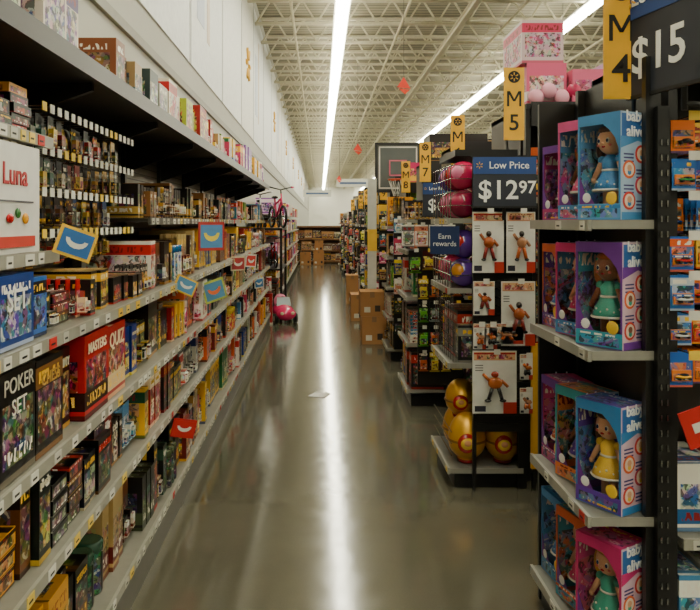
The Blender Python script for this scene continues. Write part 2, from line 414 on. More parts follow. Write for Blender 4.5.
def row(segs,z,hmax,fr=XF,dep=.38,wr=(.08,.22)):
    m=Mesh()
    for a0,a1,pal,hm,w in segs: fill(m,a0,a1,fr-.008,z,hm or hmax,'+X',pal,dep,w or wr,title=a0<4.3)
    return m
m=row([(.6,1.9,DARK,None,None),(1.9,2.25,[(C(215,165,40),C(40,30,30))],.33,(.16,.17)),(2.25,3.2,DARK*2+WARM,None,(.06,.18)),(3.2,4.3,NEARP,None,(.05,.14)),(4.3,10.85,MIDP,None,(.04,.12))],.187,.35,XF+.01); m.build('boxed_board_games')
m=row([(.6,1.78,WARM,None,None),(1.78,1.95,[(C(230,175,40),C(60,30,20))],.28,(.16,.165)),(1.95,3.0,DARK*2+WARM,None,(.06,.18)),(3,4.2,NEARP+[(C(232,185,40),C(30,90,50))]*5,None,(.05,.13)),(4.2,10.85,MIDP,None,(.04,.12))],.602,.28); m.build('boxed_board_games')
m=row([(.6,1.75,DARK,.29,(.13,.24)),(2.2,2.37,DARK,.29,(.15,.16)),(2.92,4.3,DARK*2+WARM+MULTI,None,(.05,.14)),(4.3,10.85,MIDP,None,(.04,.12))],.922,.3)
for y0,y1,h,c1,c2 in ((1.76,1.98,.29,C(24,22,22),C(140,132,115)),(1.985,2.19,.28,C(34,28,24),C(150,110,60))): m.box(-1.15,-.805,y0,y1,.922,.922+h,c1,c2,AR)
m.box(-1.15,-.80,2.38,2.64,.922,1.21,C(190,22,24),C(60,15,15),AR,.2); m.box(-1.15,-.805,2.65,2.89,.922,1.2,C(185,24,26),C(225,200,160),AR,.2)
o=m.build('boxed_board_games')
text('title','POKER\nSET',.06,(-.8025,1.87,1.14),FPX,(215,210,195),o); text('title','CHESS',.05,(-.8025,2.09,1.14),FPX,(200,160,80),o)
text('title','MASTERS',.05,(-.797,2.51,1.16),FPX,(245,225,190),o,bold=.001); text('title','QUIZ',.08,(-.8025,2.77,1.14),FPX,(240,220,180),o,bold=.001)
m=Mesh()
fill(m,.6,1.75,XF-.03,1.266,.2,'+X',MULTI,.3,(.12,.2))
m.box(-1.1,-.81,1.76,1.98,1.266,1.46,C(35,80,150),C(190,200,220),AR,.4); m.box(-1.1,-.82,1.985,2.1,1.266,1.44,C(60,120,190),C(20,20,40),AR,.9)
fill(m,2.12,2.45,XF-.02,1.266,.17,'+X',DARK,.3,(.1,.16))
fill(m,2.45,3.5,XF-.01,1.266,.16,'+X',[(C(195,25,22),C(240,215,180)),(C(200,35,25),C(30,20,20)),(C(30,28,26),C(190,40,30)),(C(40,30,26),C(220,180,60)),(C(24,24,24),C(150,60,40))],.3,(.04,.09))
fill(m,3.5,10.85,XF-.02,1.266,.29,'+X',[(C(130,92,56),C(60,40,25)),(C(160,120,78),C(200,60,40))]*3+MIDP,.35,(.04,.12))
o=m.build('boxed_card_games'); text('title','SET',.08,(-.8075,1.87,1.39),FPX,(225,225,220),o,bold=.001)
m=Mesh()
fill(m,.6,1.42,-.85,1.512,.3,'+X',MULTI,.3,(.2,.28),shapes=False)
m.box(-1.15,-.845,1.45,1.77,1.512,1.82,C(228,227,221),C(225,222,212),PL); m.box(-1.15,-.85,1.785,2.12,1.512,1.82,C(232,231,225),C(225,222,212),PL)
for yy in (1.61,1.95):
    m.box(-.847,-.842,yy-.12,yy+.12,1.53,1.56,C(205,60,40)); m.ell((-.845,yy-.04,1.61),.006,.02,.014,C(190,30,40),GL); m.ell((-.845,yy+.06,1.61),.006,.018,.016,C(230,170,40),GL); m.ell((-.845,yy+.01,1.625),.006,.015,.015,C(60,120,60),GL)
    m.box(-.846,-.8425,yy-.11,yy+.11,1.655,1.66,C(90,90,100))
fill(m,.6,2.25,-.9,1.872,.18,'+X',DARK+WARM,.3,(.08,.16))
o=m.build('boxed_party_games')
text('title','Luna',.085,(-.843,1.60,1.73),FPX,(170,40,45),o,bold=.001); text('title','Luna',.085,(-.848,1.95,1.73),FPX,(170,40,45),o,bold=.001)
# pegged goods
m=Mesh(); DP=DARK*3+[(C(150,30,25),C(220,190,120)),(C(200,160,50),C(30,30,30)),(C(60,90,140),C(210,210,200))]*2
for zt in (1.985,1.84,1.70,1.56):
    pegs(m,2.3,3.46,XBK,-.95,zt,.062,.13,'+X',DP)
for zt in (1.83,1.75,1.68): pegs(m,1.3,2.2,XBK+.1,-.98,zt+.1,.05,.06,'+X',DP,dens=0)
m.build('pegged_card_packs')
m=Mesh()
fill(m,3.5,6.4,-.87,1.622,.22,'+X',[(C(26,24,22),C(190,150,60)),(C(40,30,24),C(200,170,90)),(C(22,24,28),C(180,60,40)),(C(150,110,60),C(60,30,20))],.3,(.04,.08))
fill(m,6.4,10.85,-.87,1.622,.24,'+X',MIDP,.3,(.05,.12)); m.build('upper_shelf_games')
# top stock
m=Mesh(); ts=[(1.6,2.02,.34,(C(210,205,190),C(60,120,70))),(2.1,2.5,.3,(C(215,205,195),C(90,60,130))),(2.85,3.12,.2,(C(150,95,55),C(60,35,25))),(3.14,3.4,.17,(C(175,150,110),C(50,90,100))),(3.42,3.6,.2,(C(60,80,80),C(190,190,180))),(3.62,3.82,.17,(C(170,165,150),C(40,60,110))),(3.85,4.3,.24,(C(225,215,200),C(200,40,35))),(4.35,4.8,.22,(C(190,200,70),C(220,60,30))),(4.85,5.4,.26,(C(175,40,35),C(240,220,80)))]
for a,b,h,(c1,c2) in ts:
    n=2 if b-a>.25 else 1
    for k in range(n):
        w=(b-a)/n; m.box(-1.2,-.83-.03*k,a+k*w,a+(k+1)*w-.01,2.151,2.151+h*(1-.12*k),c1,c2,AR)
fill(m,5.45,7.2,-.84,2.151,.3,'+X',MULTI+PINK+WARM,.35,(.08,.18)); fill(m,7.2,10.8,-.84,2.151,.36,'+X',PINK*2+WARM+MULTI,.35,(.1,.25))
m.build('overstock_game_boxes')

def promo(x,y,z,w,h,tilt,c1,c2,c3,name='promotional_shelf_card',yaw=35):
    m=Mesh(); m.T=Matrix.Translation((x,y,z))@Matrix.Rotation(math.radians(yaw),4,'Z')@Matrix.Rotation(math.radians(tilt),4,'Y')
    m.box(-w/2,w/2,-.002,.002,-h/2,h/2,c1); m.box(-w*.42,w*.42,-.004,-.002,-h*.4,h*.4,c2)
    pts=[(w*.3*math.cos(t),h*.12-h*.3*math.sin(t)) for t in [math.pi*k/8 for k in range(9)]]; pts+=[(w*.2*math.cos(t),h*.12-h*.12*math.sin(t)) for t in [math.pi*k/8 for k in range(8,-1,-1)]]
    m.prism(pts,'y',-.006,-.004,c3)
    m.T=None; m.tube((x,y+.004,z),(XF-.02,y+.03,z-.0),.003,C(200,200,195),n=4)
    m.build(name)
YEL=C(240,195,50);BLU=C(40,110,175)
promo(-.74,2.12,1.535,.115,.09,20,YEL,BLU,W); promo(-.74,3.85,1.25,.13,.09,25,YEL,C(90,150,190),W); promo(-.74,4.9,1.12,.17,.15,-15,C(190,200,90),C(90,150,190),C(230,120,60))
promo(-.76,4.9,1.5,.2,.2,0,C(190,60,50),C(90,150,200),C(240,220,80)); promo(-.74,3.8,.48,.14,.1,15,C(190,25,25),C(200,30,30),W); promo(-.75,6.4,1.22,.15,.13,0,C(220,210,180),C(180,60,60),W)
promo(-.75,7.6,1.18,.13,.14,5,W,C(210,60,50),W); promo(-.75,8.6,.85,.13,.12,-5,W,C(60,120,170),W)

# ------------------------------------------------------------------ right: runs + endcaps
BK=C(24,24,25)
def run(y0,y1,x0,x1,zt,pal,xp=3.2,lev=(.15,.55,.95,1.35,1.75)):
    m=Mesh(); ym=(y0+y1)/2
    m.box(x0,x1,ym-.02,ym+.02,.02,zt,C(60,56,48),mat=SH); m.box(x0,x0+.03,y0+.02,y1-.02,.0,zt,BK,mat=SH)
    m.box(x0,x1,y0+.05,y1-.05,0,.12,BK,mat=SH); m.box(x0,x1,y0+.01,y1-.01,zt-.03,zt,BK,mat=SH)
    m.box(x0+.03,x1,y0,y0+.012,zt-.14,zt+.01,C(32,32,34),mat=SH)
    for z in lev:
        shelf(m,x0+.04,x1,y0+.01,ym-y0-.03,z,'-Y',tags=(z<2)); shelf(m,x0+.04,x1,y1-.01,y1-ym-.03,z,'+Y',tags=False)
    m.build('aisle_gondola_shelving')
    p=Mesh()
    for z in lev: fill(p,x0+.05,min(x1,x0+xp),y0+.02,z+.002,.34,'-Y',pal,min(.28,ym-y0-.09),(.08,.22))
    p.build('shelved_toy_boxes')
def endcap(y0,y1,xf,xb,lev,zt,pal,fillit=True,hm=None):
    m=Mesh()
    m.box(xb-.02,xb,y0,y1,0,zt,BK,mat=SH)
    for yy in (y0,y1-.03): m.box(xb-.05,xb-.02,yy,yy+.03,0,zt,BK,mat=SH)
    m.box(xf+.03,xb-.02,y0+.02,y1-.02,0,.1,BK,mat=SH)
    for z in lev:
        shelf(m,y0,y1,xf,xb-xf-.02,z,'-X',col=C(140,140,134),edge=C(176,175,166),den=.3)
        m.box(xf,xb-.02,y0-.004,y0,z-.028,z+.002,C(165,163,154),mat=SH)
    m.build('endcap_display_shelving')
    if fillit:
        p=Mesh()
        for i,z in enumerate(lev):
            h=(lev[i+1]-z-.07) if i+1<len(lev) else zt-z+.05
            fill(p,y0+.01,y1-.01,xf+.01,z+.002,min(h,.42),'-X',pal,min(.3,xb-xf-.09),(.08,.18),fh=(.8,1))
        p.build('endcap_toy_packages')

def star(m,x,y,z,r,c):
    for k in range(6):
        t=k*math.pi/3+math.pi/6; m.tube((x+r*.4*math.cos(t),y,z+r*.4*math.sin(t)),(x+r*math.cos(t),y,z+r*math.sin(t)),r*.13,c,n=6)
def aisle_sign(x,y,z,num,w=.12,h=.43):
    m=Mesh(); m.box(x-w/2,x+w/2,y-.004,y+.004,z-h/2,z+h/2,C(246,190,40)); 
    m.tube((x,y-.006,z+h*.37),(x,y-.004,z+h*.37),w*.30,K,n=20); star(m,x,y-.006,z+h*.37,w*.21,C(238,186,48))
    m.tube((x+w/2-.01,y+.012,z-h/2-.1),(x+w/2-.01,y+.012,z+h/2),.008,BK)
    m.tube((x+w/2-.01,y+.012,z-h/2-.1),(x+w/2+.12,y+.1,z-h/2-.1),.008,BK)
    # letter M built from strokes so it stays crisp at distance
    t=.0125; yy0,yy1=y-.0065,y-.004; hw=.036; zb=z-.015; zt=z+.075
    m.box(x-hw-t/2,x-hw+t/2,yy0,yy1,zb,zt,K); m.box(x+hw-t/2,x+hw+t/2,yy0,yy1,zb,zt,K)
    zm=zb+.03
    m.prism([(x-hw-t*.3,zt),(x-hw+t*.9,zt),(x+t*.5,zm),(x-t*.5,zm)],'y',yy0,yy1,K)
    m.prism([(x+hw-t*.9,zt),(x+hw+t*.3,zt),(x+t*.5,zm),(x-t*.5,zm)],'y',yy0,yy1,K)
    o=m.build('aisle_number_sign')
    text('numeral',str(num),.135,(x,y-.0055,z-.115),FNY,(20,18,16),o,bold=.0012,sx=1.0 if num<10 else .8)
def price_sign(x,y,z,w,h,yaw,big,small,bs=.13,ox=0.0):
    m=Mesh(); T=Matrix.Translation((x,y,z))@Matrix.Rotation(math.radians(yaw),4,'Z'); m.T=T
    m.box(-w/2,w/2,-.004,.004,-h/2,h/2,C(48,54,68),mat=PL); m.box(-w/2,w/2,-.007,-.004,h*.16,h/2,C(44,84,150),mat=PL)
    star(m,-w*.40+ox*.3,-.01,h*.33,w*.055,C(245,190,50))
    m.box(-w/2-.008,w/2+.008,-.006,.006,-h/2-.008,-h/2+.004,BK); m.box(-w/2-.008,w/2+.008,-.006,.006,h/2-.004,h/2+.008,BK)
    m.tube((0,.012,-h/2-.08),(0,.012,h/2),.01,BK); m.tube((0,.012,-h/2-.06),(0.0,.14,-h/2-.06),.01,BK)
    m.T=None; o=m.build('price_sign')
    rot=(HP,0,math.radians(yaw))
    def P(a,b,c): return tuple(T@Vector((a,b,c)))
    text('heading','Low Price',min(h*.2,w*.17),P(w*.07+ox,-.0085,h*.33),rot,(240,240,240),o,bold=.0004)
    text('price',big,bs,P((-w*.1 if small else 0)+ox,-.0055,-h*.18),rot,(245,245,240),o,bold=.0022)
    if small: text('cents',small,bs*.66,P(w*.36,-.0055,-h*.12),rot,(245,245,240),o,bold=.0016)

def doll(m,T,h,skin,hair,dress):
    m.T=T; hd=h*.30; r=hd*.5
    for sx in (-1,1):
        m.tube((sx*h*.06,0,h*.02),(sx*h*.055,0,h*.33),h*.036,skin,PL,8,h*.045); m.ell((sx*h*.06,-h*.02,h*.025),h*.035,h*.055,h*.025,dress,GL,8,6)
        m.tube((sx*h*.10,0,h*.62),(sx*h*.19,-h*.04,h*.42),h*.038,skin,PL,8,h*.028); m.ell((sx*h*.195,-h*.045,h*.4),h*.03,h*.03,h*.035,skin,PL,8,6)
        m.ell((sx*h*.11,0,h*.615),h*.055,h*.05,h*.05,dress,PL,8,6)
    m.lathe(0,0,[(h*.19,h*.27),(h*.16,h*.36),(h*.09,h*.5),(h*.1,h*.6),(h*.04,h*.67)],14,dress)
    m.torus((0,0,h*.28),h*.185,h*.015,W,'z',18,5); m.torus((0,0,h*.5),h*.09,h*.014,W,'z',14,5)
    for k in range(7):
        t=math.pi*(1.08+.14*k); m.ell((h*.155*math.cos(t),h*.155*math.sin(t),h*.37-.01*(k%2)),h*.014,h*.014,h*.014,W,GL,6,5)
    m.tube((0,0,h*.64),(0,0,h*.72),h*.035,skin,PL,8)
    zc=h*.82
    m.ell((0,0,zc),r*.95,r*.92,r*1.02,skin,PL,14,10)
    m.ell((0,r*.26,zc+r*.16),r*1.1,r*.95,r*1.08,hair,PL,14,10); m.ell((0,-r*.35,zc+r*.78),r*.75,r*.5,r*.32,hair,PL,12,8)
    for sx in (-1,1):
        m.ell((sx*r*.95,r*.1,zc-r*.35),r*.36,r*.4,r*.95,hair,PL,10,8); m.ell((sx*r*.9,-r*.1,zc+r*.55),r*.18,r*.12,r*.16,dress,GL,8,6)
        m.ell((sx*r*.36,-r*.80,zc-r*.02),r*.17,r*.1,r*.2,W,GL,8,6); m.ell((sx*r*.36,-r*.88,zc-r*.03),r*.1,r*.06,r*.14,C(30,60,110),GL,8,6)
        m.ell((sx*r*.5,-r*.72,zc-r*.35),r*.14,r*.08,r*.1,C(225,120,110),PL,8,6)
    m.ell((0,-r*.93,zc-r*.2),r*.09,r*.09,r*.08,skin,PL,8,6); m.ell((0,-r*.82,zc-r*.46),r*.17,r*.08,r*.08,C(190,50,70),GL,8,6)
    m.T=None
BT=C(90,155,205)
def dollbox(x,y,z,w,d,h,yaw,hair,dress,skin=C(224,170,135),card=BT,panel=C(215,150,180),trim=C(215,70,135)):
    T=Matrix.Translation((x,y,z))@Matrix.Rotation(math.radians(yaw),4,'Z')
    m=Mesh(); m.T=T; t=.003
    m.box(-w/2,w/2,d/2-t,d/2,0,h,C(150,100,165),C(235,140,185),AR,.2)
    m.box(-w*.4,w*.4,d/2-t-.002,d/2-t,h*.1,h*.6,card,C(240,220,235),AR,.7)
    for sx in (-1,1): m.box(sx*w/2-t/2,sx*w/2+t/2,-d/2,d/2,0,h,panel,C(120,180,220),PL)
    for sx in (-1,1): m.box(sx*(w/2-t/2)-.0006,sx*(w/2-t/2)+.0006,-d/2,d/2,0,h,card,trim,AR,.55)
    m.box(-w/2,w/2,-d/2,d/2,0,t,card,card,PL); m.box(-w/2,w/2,-d/2,d/2,h-t,h,card,trim,AR)
    m.box(-w/2,w/2,-d/2-.001,-d/2+t,0,h*.15,card,trim,AR); m.box(-w/2,w/2,-d/2-.001,-d/2+t,h*.9,h,trim,card,PL)
    m.box(-w/2,-w*.46,-d/2-.001,-d/2+t,h*.15,h*.9,trim); m.box(w*.46,w/2,-d/2-.001,-d/2+t,h*.15,h*.9,trim)
    m.prism([(-w*.46,h*.15),(-w*.1,h*.15),(-w*.2,h*.22),(-w*.34,h*.27),(-w*.46,h*.42)],'y',-d/2-.001,-d/2+.001,C(120,55,155))
    m.prism([(w*.46,h*.9),(w*.1,h*.9),(w*.25,h*.84),(w*.38,h*.76),(w*.46,h*.66)],'y',-d/2-.001,-d/2+.001,trim)
    m.ell((w*.3,-d/2-.001,h*.2),w*.13,.002,w*.13,C(245,205,70),PL,12,6); m.ell((-w*.28,-d/2-.002,h*.21),w*.1,.002,w*.1,C(240,240,240),PL,12,6)
    m.quad([(-w*.46,-d/2,h*.15),(w*.46,-d/2,h*.15),(w*.46,-d/2,h*.9),(-w*.46,-d/2,h*.9)],W,mat=CL)
    for sx in (-1,1):
        xx=sx*(w/2+t/2)
        m.box(xx-.0012,xx+.0012,-d*.47,d*.47,h*.77,h*.98,C(55,115,185))
        m.prism([(-d*.5,h*.77),(d*.5,h*.77),(d*.5,h*.70),(d*.1,h*.735),(-d*.5,h*.66)],'x',xx-.001,xx+.001,trim)
        for k,(cc) in enumerate([C(225,60,50),C(235,110,50),C(205,50,80),C(225,70,50)]):
            yy=(-1 if k%2 else 1)*d*.22; zz=h*(.61-.145*k)
            m.tube((xx-.0015,yy,zz),(xx+.0015,yy,zz),d*.22,cc,n=16)
            m.tube((xx-.0022,yy,zz),(xx+.0022,yy,zz),d*.165,C(246,226,206),n=16)
            m.tube((xx-.0028,yy,zz+d*.03),(xx+.0028,yy,zz+d*.03),d*.08,skin,n=10); m.tube((xx-.0026,yy,zz-d*.07),(xx+.0026,yy,zz-d*.07),d*.07,dress,n=6)
            for q in (0,.012,.024): m.box(xx-.0012,xx+.0012,-yy-d*.18,-yy+d*.16,zz-.004-q,zz+.001-q,C(70,60,130))
        m.box(xx-.0012,xx+.0012,-d*.47,d*.47,0,h*.07,trim)
    doll(m,T@Matrix.Translation((0,-.008,.012)),h*.88,skin,hair,dress)
    o=m.build('boxed_baby_doll')
    for s,rz in ((-1,-HP),(1,HP)):
        text('label','baby\nalive',d*.36,tuple(T@Vector((s*(w/2+.004),0,h*.885))),(HP,0,math.radians(yaw)+rz),(242,242,242),o,bold=.001)
    return o

# --- endcap 1 (dolls)
E1=(2.32,2.96,.90,1.13)
endcap(*E1,(.15,.62,1.17,1.605),2.15,PINK,False)
hairs=[C(215,160,70),C(90,52,30),C(190,110,50),C(60,38,26),C(150,60,40)]
pan=[C(228,198,214),C(170,135,200),C(222,222,232),C(190,210,232),C(222,160,195)]
tr=[C(215,55,130),C(70,140,200),C(125,65,165),C(225,110,60),C(60,160,170)]
cd_=[BT,C(215,85,150),C(120,80,180),C(70,170,190),C(235,150,90)]
dr=[C(215,50,120),C(60,170,150),C(235,110,60),C(110,70,180),C(240,200,70),C(70,140,210)]
i=0
for z,h in ((.152,.36),(.622,.36),(1.172,.36)):
    for k,(yy,yaw) in enumerate(((2.435,-60),(2.66,-72),(2.865,-84))):
        q=i*3+k
        dollbox(1.012,yy,z,.18,.14,h*(1-.03*(q%3)),yaw+U(-4,4),hairs[(q*2)%5],dr[(q*5+1)%6],[C(228,176,140),C(228,176,140),C(150,95,65)][(i+k)%3],card=cd_[(q*2+1)%5],panel=pan[(q*3+i)%5],trim=tr[(q*3+2*i)%5])
    i+=1
for k,(yy,hh) in enumerate(((2.42,.36),(2.63,.37),(2.83,.30))):
    dollbox(1.012,yy,1.608,.175,.14,hh,-60-8*k+U(-3,3),hairs[(k+1)%4],[C(60,140,200),C(230,100,150),C(140,70,150)][k],[C(228,176,140),C(140,90,62),C(150,95,65)][k],card=[C(120,175,220),C(100,160,205),C(190,80,140)][k],panel=[C(175,200,226),C(205,205,225),C(190,150,205)][k],trim=[C(80,150,205),C(215,90,150),C(120,60,160)][k])
m=Mesh()
m.box(.93,1.12,2.97,2.99,0,2.1,BK,mat=SH); m.box(1.105,1.145,2.29,2.315,0,1.98,BK,mat=SH)
for z in [.1+.05*i for i in range(36)]: m.box(1.112,1.118,2.284,2.29,z,z+.02,C(120,120,118),mat=CR); m.box(1.132,1.138,2.284,2.29,z,z+.02,C(120,120,118),mat=CR)
m.build('slotted_upright_posts')
run(2.31,3.0,1.16,6,2.2,TOY,lev=(.15,.55))
m=Mesh()
for r in range(7):
    pegs(m,1.155,2.3,2.6,2.27,1.94-.128*r,.085,.122,'-Y',[(C(50,120,200),C(235,120,40)),(C(215,55,30),C(240,190,60)),(C(60,130,200),C(200,210,220)),(C(240,140,35),C(40,60,140)),(C(240,200,60),C(210,40,30))],dens=1,car=True)
m.build('carded_toy_cars')
m=Mesh(); m.T=Matrix.Translation((1.2,2.2,.96))@Matrix.Rotation(math.radians(-20),4,'Y'); m.box(-.06,.07,-.003,.003,-.06,.06,C(200,25,25)); m.box(-.03,.04,-.005,-.003,-.015,.015,W); m.T=None; m.tube((1.2,2.203,.96),(1.2,2.32,.96),.004,BK); m.build('promotional_shelf_card')
aisle_sign(1.04,2.42,2.24,4)
price_sign(1.13,2.19,2.23,.5,.40,-77,'$15','',.17,-.10)

# --- endcap 2
endcap(4.2,4.85,.78,1.24,(.12,.75,1.2,1.62),2.0,PINK,False)
run(4.3,5.2,1.27,8,2.33,TOY)
m=Mesh()
m.box(.92,1.28,4.17,4.19,.35,1.95,C(48,46,44),mat=SH)
for z in [.4+.05*i for i in range(31)]: m.box(.92,1.28,4.164,4.17,z,z+.006,C(120,118,112),mat=CR)
for x in (.92,1.275): m.box(x-.01,x+.01,4.16,4.19,0,1.97,BK,mat=SH)
m.box(1.25,1.33,4.14,4.16,.14,.88,C(225,175,45))
m.build('wire_side_panel')
m=Mesh()
def fig_card(x0,x1,zt,h,y=4.13):
    m.box(x0,x1,y,y+.004,zt-h,zt,C(236,235,228)); w=x1-x0; cx=(x0+x1)/2
    m.box(x0+w*.03,x1-w*.03,y-.001,y,zt-h*.15,zt-h*.02,C(225,190,150),C(190,50,40),AR)
    m.box(x0+w*.70,x1,y-.001,y,zt-h,zt-h*.82,C(205,60,40)); m.box(x0+w*.05,x0+w*.3,y-.001,y,zt-h*.97,zt-h*.88,C(40,40,60))
    for q in range(3): m.box(x0+w*.06,x0+w*.24,y-.001,y,zt-h*(.24+.04*q),zt-h*(.225+.04*q),C(120,120,120))
    a,b,c_=CH([(C(190,110,60),C(60,45,40),C(150,45,35)),(C(190,140,105),C(60,50,45),C(200,110,50)),(C(200,120,60),C(160,60,40),C(50,45,45))])
    m.ell((cx,y-.02,zt-h*.50),w*.17,.022,h*.095,a,GL); m.ell((cx-w*.02,y-.03,zt-h*.36),w*.09,.018,h*.05,b,GL)
    for sx in (-1,1):
        m.tube((cx+sx*w*.14,y-.02,zt-h*.46),(cx+sx*w*.28,y-.02,zt-h*(.36 if sx<0 else .56)),.009,a,GL); m.tube((cx+sx*w*.07,y-.02,zt-h*.58),(cx+sx*w*.15,y-.02,zt-h*.76),.011,c_,GL)
        m.ell((cx+sx*w*.17,y-.022,zt-h*.78),w*.08,.014,h*.025,K,GL)
    m.tube((cx,y-.06,zt+.01),(cx,4.17,zt+.01),.003,C(180,180,175),CR); m.box(cx-.018,cx+.018,y-.064,y-.061,zt-.01,zt+.02,W)
for a,b,z,h in ((.90,1.085,1.66,.36),(1.10,1.27,1.66,.36),(1.07,1.27,1.25,.38),(.90,1.16,.84,.37),(.905,1.03,1.25,.2),(1.0,1.2,1.0,.12)): fig_card(a,b,z,h)
for a,z in ((.905,1.0),(.97,1.0),(1.18,.82),(1.18,.62)): fig_card(a,a+.075,z,.15)
m.build('carded_wrestling_figures')
m=Mesh(); GOLD=C(240,182,55)
def egg(x,y,z,r=.115,h=.30):
    m.lathe(x,y,[(r*.5,z),(r*.55,z+.02)],16,C(150,25,25),GL)
    pr=[(r*.5,z+.02)]
    for k in range(1,13):
        t=math.pi*k/12; rr=r*math.sin(t)**.85*(1.0-.12*(-math.cos(t))) if k<12 else .002
        if k==1: rr=max(rr,r*.45)
        pr.append((rr,z+.02+(h-.02)*(1-math.cos(t))/2))
    m.lathe(x,y,pr,20,GOLD,GO)
    m.torus((x,y,z+h*.46),r*1.0,.008,C(160,110,30),'z',24,6,GO)
    m.ell((x-.02,y-r*.93,z+h*.46),r*.5,.02,h*.2,C(190,30,30),GL); m.ell((x-.02,y-r*1.05,z+h*.46),r*.36,.012,h*.12,C(240,205,80),GL); m.ell((x-.02,y-r*1.12,z+h*.48),r*.2,.01,h*.06,C(220,160,120),GL)
egg(.91,4.34,.122); egg(1.13,4.33,.122,.11,.29); egg(.92,4.58,.122); egg(1.13,4.57,.122)
egg(.9,4.47,.36,.1,.24)
m.build('golden_surprise_eggs')
m=Mesh()
def ball(x,y,z,r,c,c2):
    m.ell((x,y,z),r,r,r,c,GL,16,12); m.ell((x-r*.3,y-r*.35,z+r*.1),r*.62,r*.62,r*.62,c2,GL,14,10)
for z,n in ((1.2,2),(1.62,2)):
    for q in range(n):
        for j in range(3):
            for p_ in range(2):
                ball(.88+.17*p_,4.3+.19*j,z+.092+.175*q,.088,CH([C(215,50,110),C(230,90,140),C(170,40,90),C(110,70,160)]),CH([C(235,140,180),C(225,160,60),C(200,50,110),C(220,60,60)]))
m.build('play_balls')
m=Mesh()
for zz in (1.28,1.36,1.70,1.78,1.86,1.94):
    m.tube((.785,4.21,zz),(.785,4.84,zz),.003,C(190,190,185),CR,5); m.tube((.785,4.21,zz),(1.2,4.21,zz),.003,C(190,190,185),CR,5)
for zc in (1.2,1.62):
    for j in range(8): m.tube((.785,4.21+.09*j,zc),(.785,4.21+.09*j,zc+(.17 if zc<1.5 else .33)),.003,C(190,190,185),CR,5)
for zz in [.8+.05*i for i in range(8)]: m.tube((.80,4.21,zz),(.80,4.84,zz),.0025,C(170,170,165),CR,4)
for j in range(10): m.tube((.80,4.21+.07*j,.76),(.80,4.21+.07*j,1.17),.0025,C(170,170,165),CR,4)
for zz in (.2,.27,.34): m.tube((.79,4.2,zz),(.79,4.84,zz),.003,C(190,190,185),CR,5)
m.build('wire_ball_bin')
m=Mesh(); fill(m,4.23,4.8,.82,.752,.3,'-X',PINK+DARK,.3,(.08,.14)); m.build('endcap_toy_packages')
m=Mesh(); m.T=Matrix.Translation((.755,4.24,1.49))@Matrix.Rotation(math.radians(-25),4,'Z'); m.box(-.09,.09,-.004,.004,-.085,.085,C(28,58,110)); m.T=None; m.tube((.76,4.25,1.49),(.8,4.3,1.49),.006,BK); o=m.build('rewards_banner')
text('caption','Earn\nrewards',.044,(.753,4.232,1.49),(HP,0,math.radians(-25)),(235,235,235),o)
aisle_sign(1.15,4.15,2.30,5); price_sign(1.08,4.1,1.835,.37,.29,0,'$12','97',.155)
m=Mesh()
m.box(.82,1.2,4.25,4.8,2.0,2.04,BK,mat=SH)
m.build('endcap_header_shelf')
m=Mesh()
m.box(1.3,1.55,4.4,4.9,2.332,2.6,C(225,110,150),C(240,225,225),AR); m.box(1.27,1.53,4.4,4.85,2.60,2.87,C(215,195,200),C(210,60,110),AR,.6)
m.box(1.57,1.8,4.35,4.8,2.332,2.55,C(225,120,155),C(200,50,100),AR); m.box(1.82,2.1,4.35,4.8,2.332,2.62,C(200,160,200),C(205,60,120),AR)
for k in range(9): m.ell((1.35+.08*k,4.37,2.38+.04*(k%2)),.05,.03,.05,CH([C(225,110,150),C(240,180,200),C(200,60,110)]),GL,10,8)
fill(m,2.12,4.5,4.35,2.332,.5,'-Y',PINK,.4,(.2,.35)); m.build('overstock_pink_toys')

# --- endcap 3
endcap(6.05,6.75,.76,1.2,(.15,.55,.95,1.35,1.62),1.75,TOY)
run(6.15,7.1,1.23,8,2.3,TOY)
m=Mesh(); m.box(.84,1.22,6.02,6.035,.2,1.62,C(48,46,44),mat=SH)
SHO=[(C(236,234,228),C(215,150,120)),(C(234,232,226),C(120,120,120))]; DG=[(C(22,24,24),C(120,190,60)),(C(30,28,30),C(220,120,40)),(C(24,26,34),C(180,190,190)),(C(90,30,30),C(230,210,80))]
pegs(m,.70,1.22,6.03,5.95,1.58,.11,.2,'-Y',SHO,dens=1); pegs(m,.76,1.22,6.03,5.95,1.36,.11,.2,'-Y',SHO*2+DG,dens=1)
for zt in (1.13,.92,.71,.50): pegs(m,.84,1.22,6.03,5.95,zt,.09,.19,'-Y',DG)
m.build('carded_action_toys')
price_sign(.985,5.93,1.79,.23,.28,0,'$6','',.14); aisle_sign(1.18,6.0,2.30,6)
rest=[(8.0,8.7,.78,7),(9.75,10.4,.76,8),(12.0,12.7,.76,9),(14.3,15,.76,10),(16.6,17.3,.76,11),(19,19.7,.72,12),(21.5,22.2,.70,13),(24,24.7,.66,14)]
for i,(a,b,xf,n) in enumerate(rest):
    endcap(a,b,xf,xf+.42,(.15,.5,.85,1.2,1.55),1.85,DARK*2+MULTI+WARM)
    run(a+.1,b+.25,xf+.45,7,2.15 if i%2 else 2.3,DARK+TOY,2.2)
    m=Mesh(); m.box(xf+.06,xf+.44,a-.03,a-.015,.15,1.7,BK,mat=SH)
    for zt in (1.65,1.42,1.19,.96,.73,.5): pegs(m,xf+.06,xf+.44,a-.02,a-.1,zt,.1,.19,'-Y',DARK*2+TOY+SHO)
    m.build('carded_action_toys')
    if n<14: aisle_sign([1.14,1.18,1.08,1.1,1.1,1.1,1.0][i],a-.12-.3*(i==0),2.25-.03*i,n)
    m=Mesh(); fill(m,xf+.5,xf+2.6,a+.15,(2.15 if i%2 else 2.3)+.002,.4,'-Y',DARK*3+TOY,.5,(.15,.4)); m.build('overstock_toy_boxes')

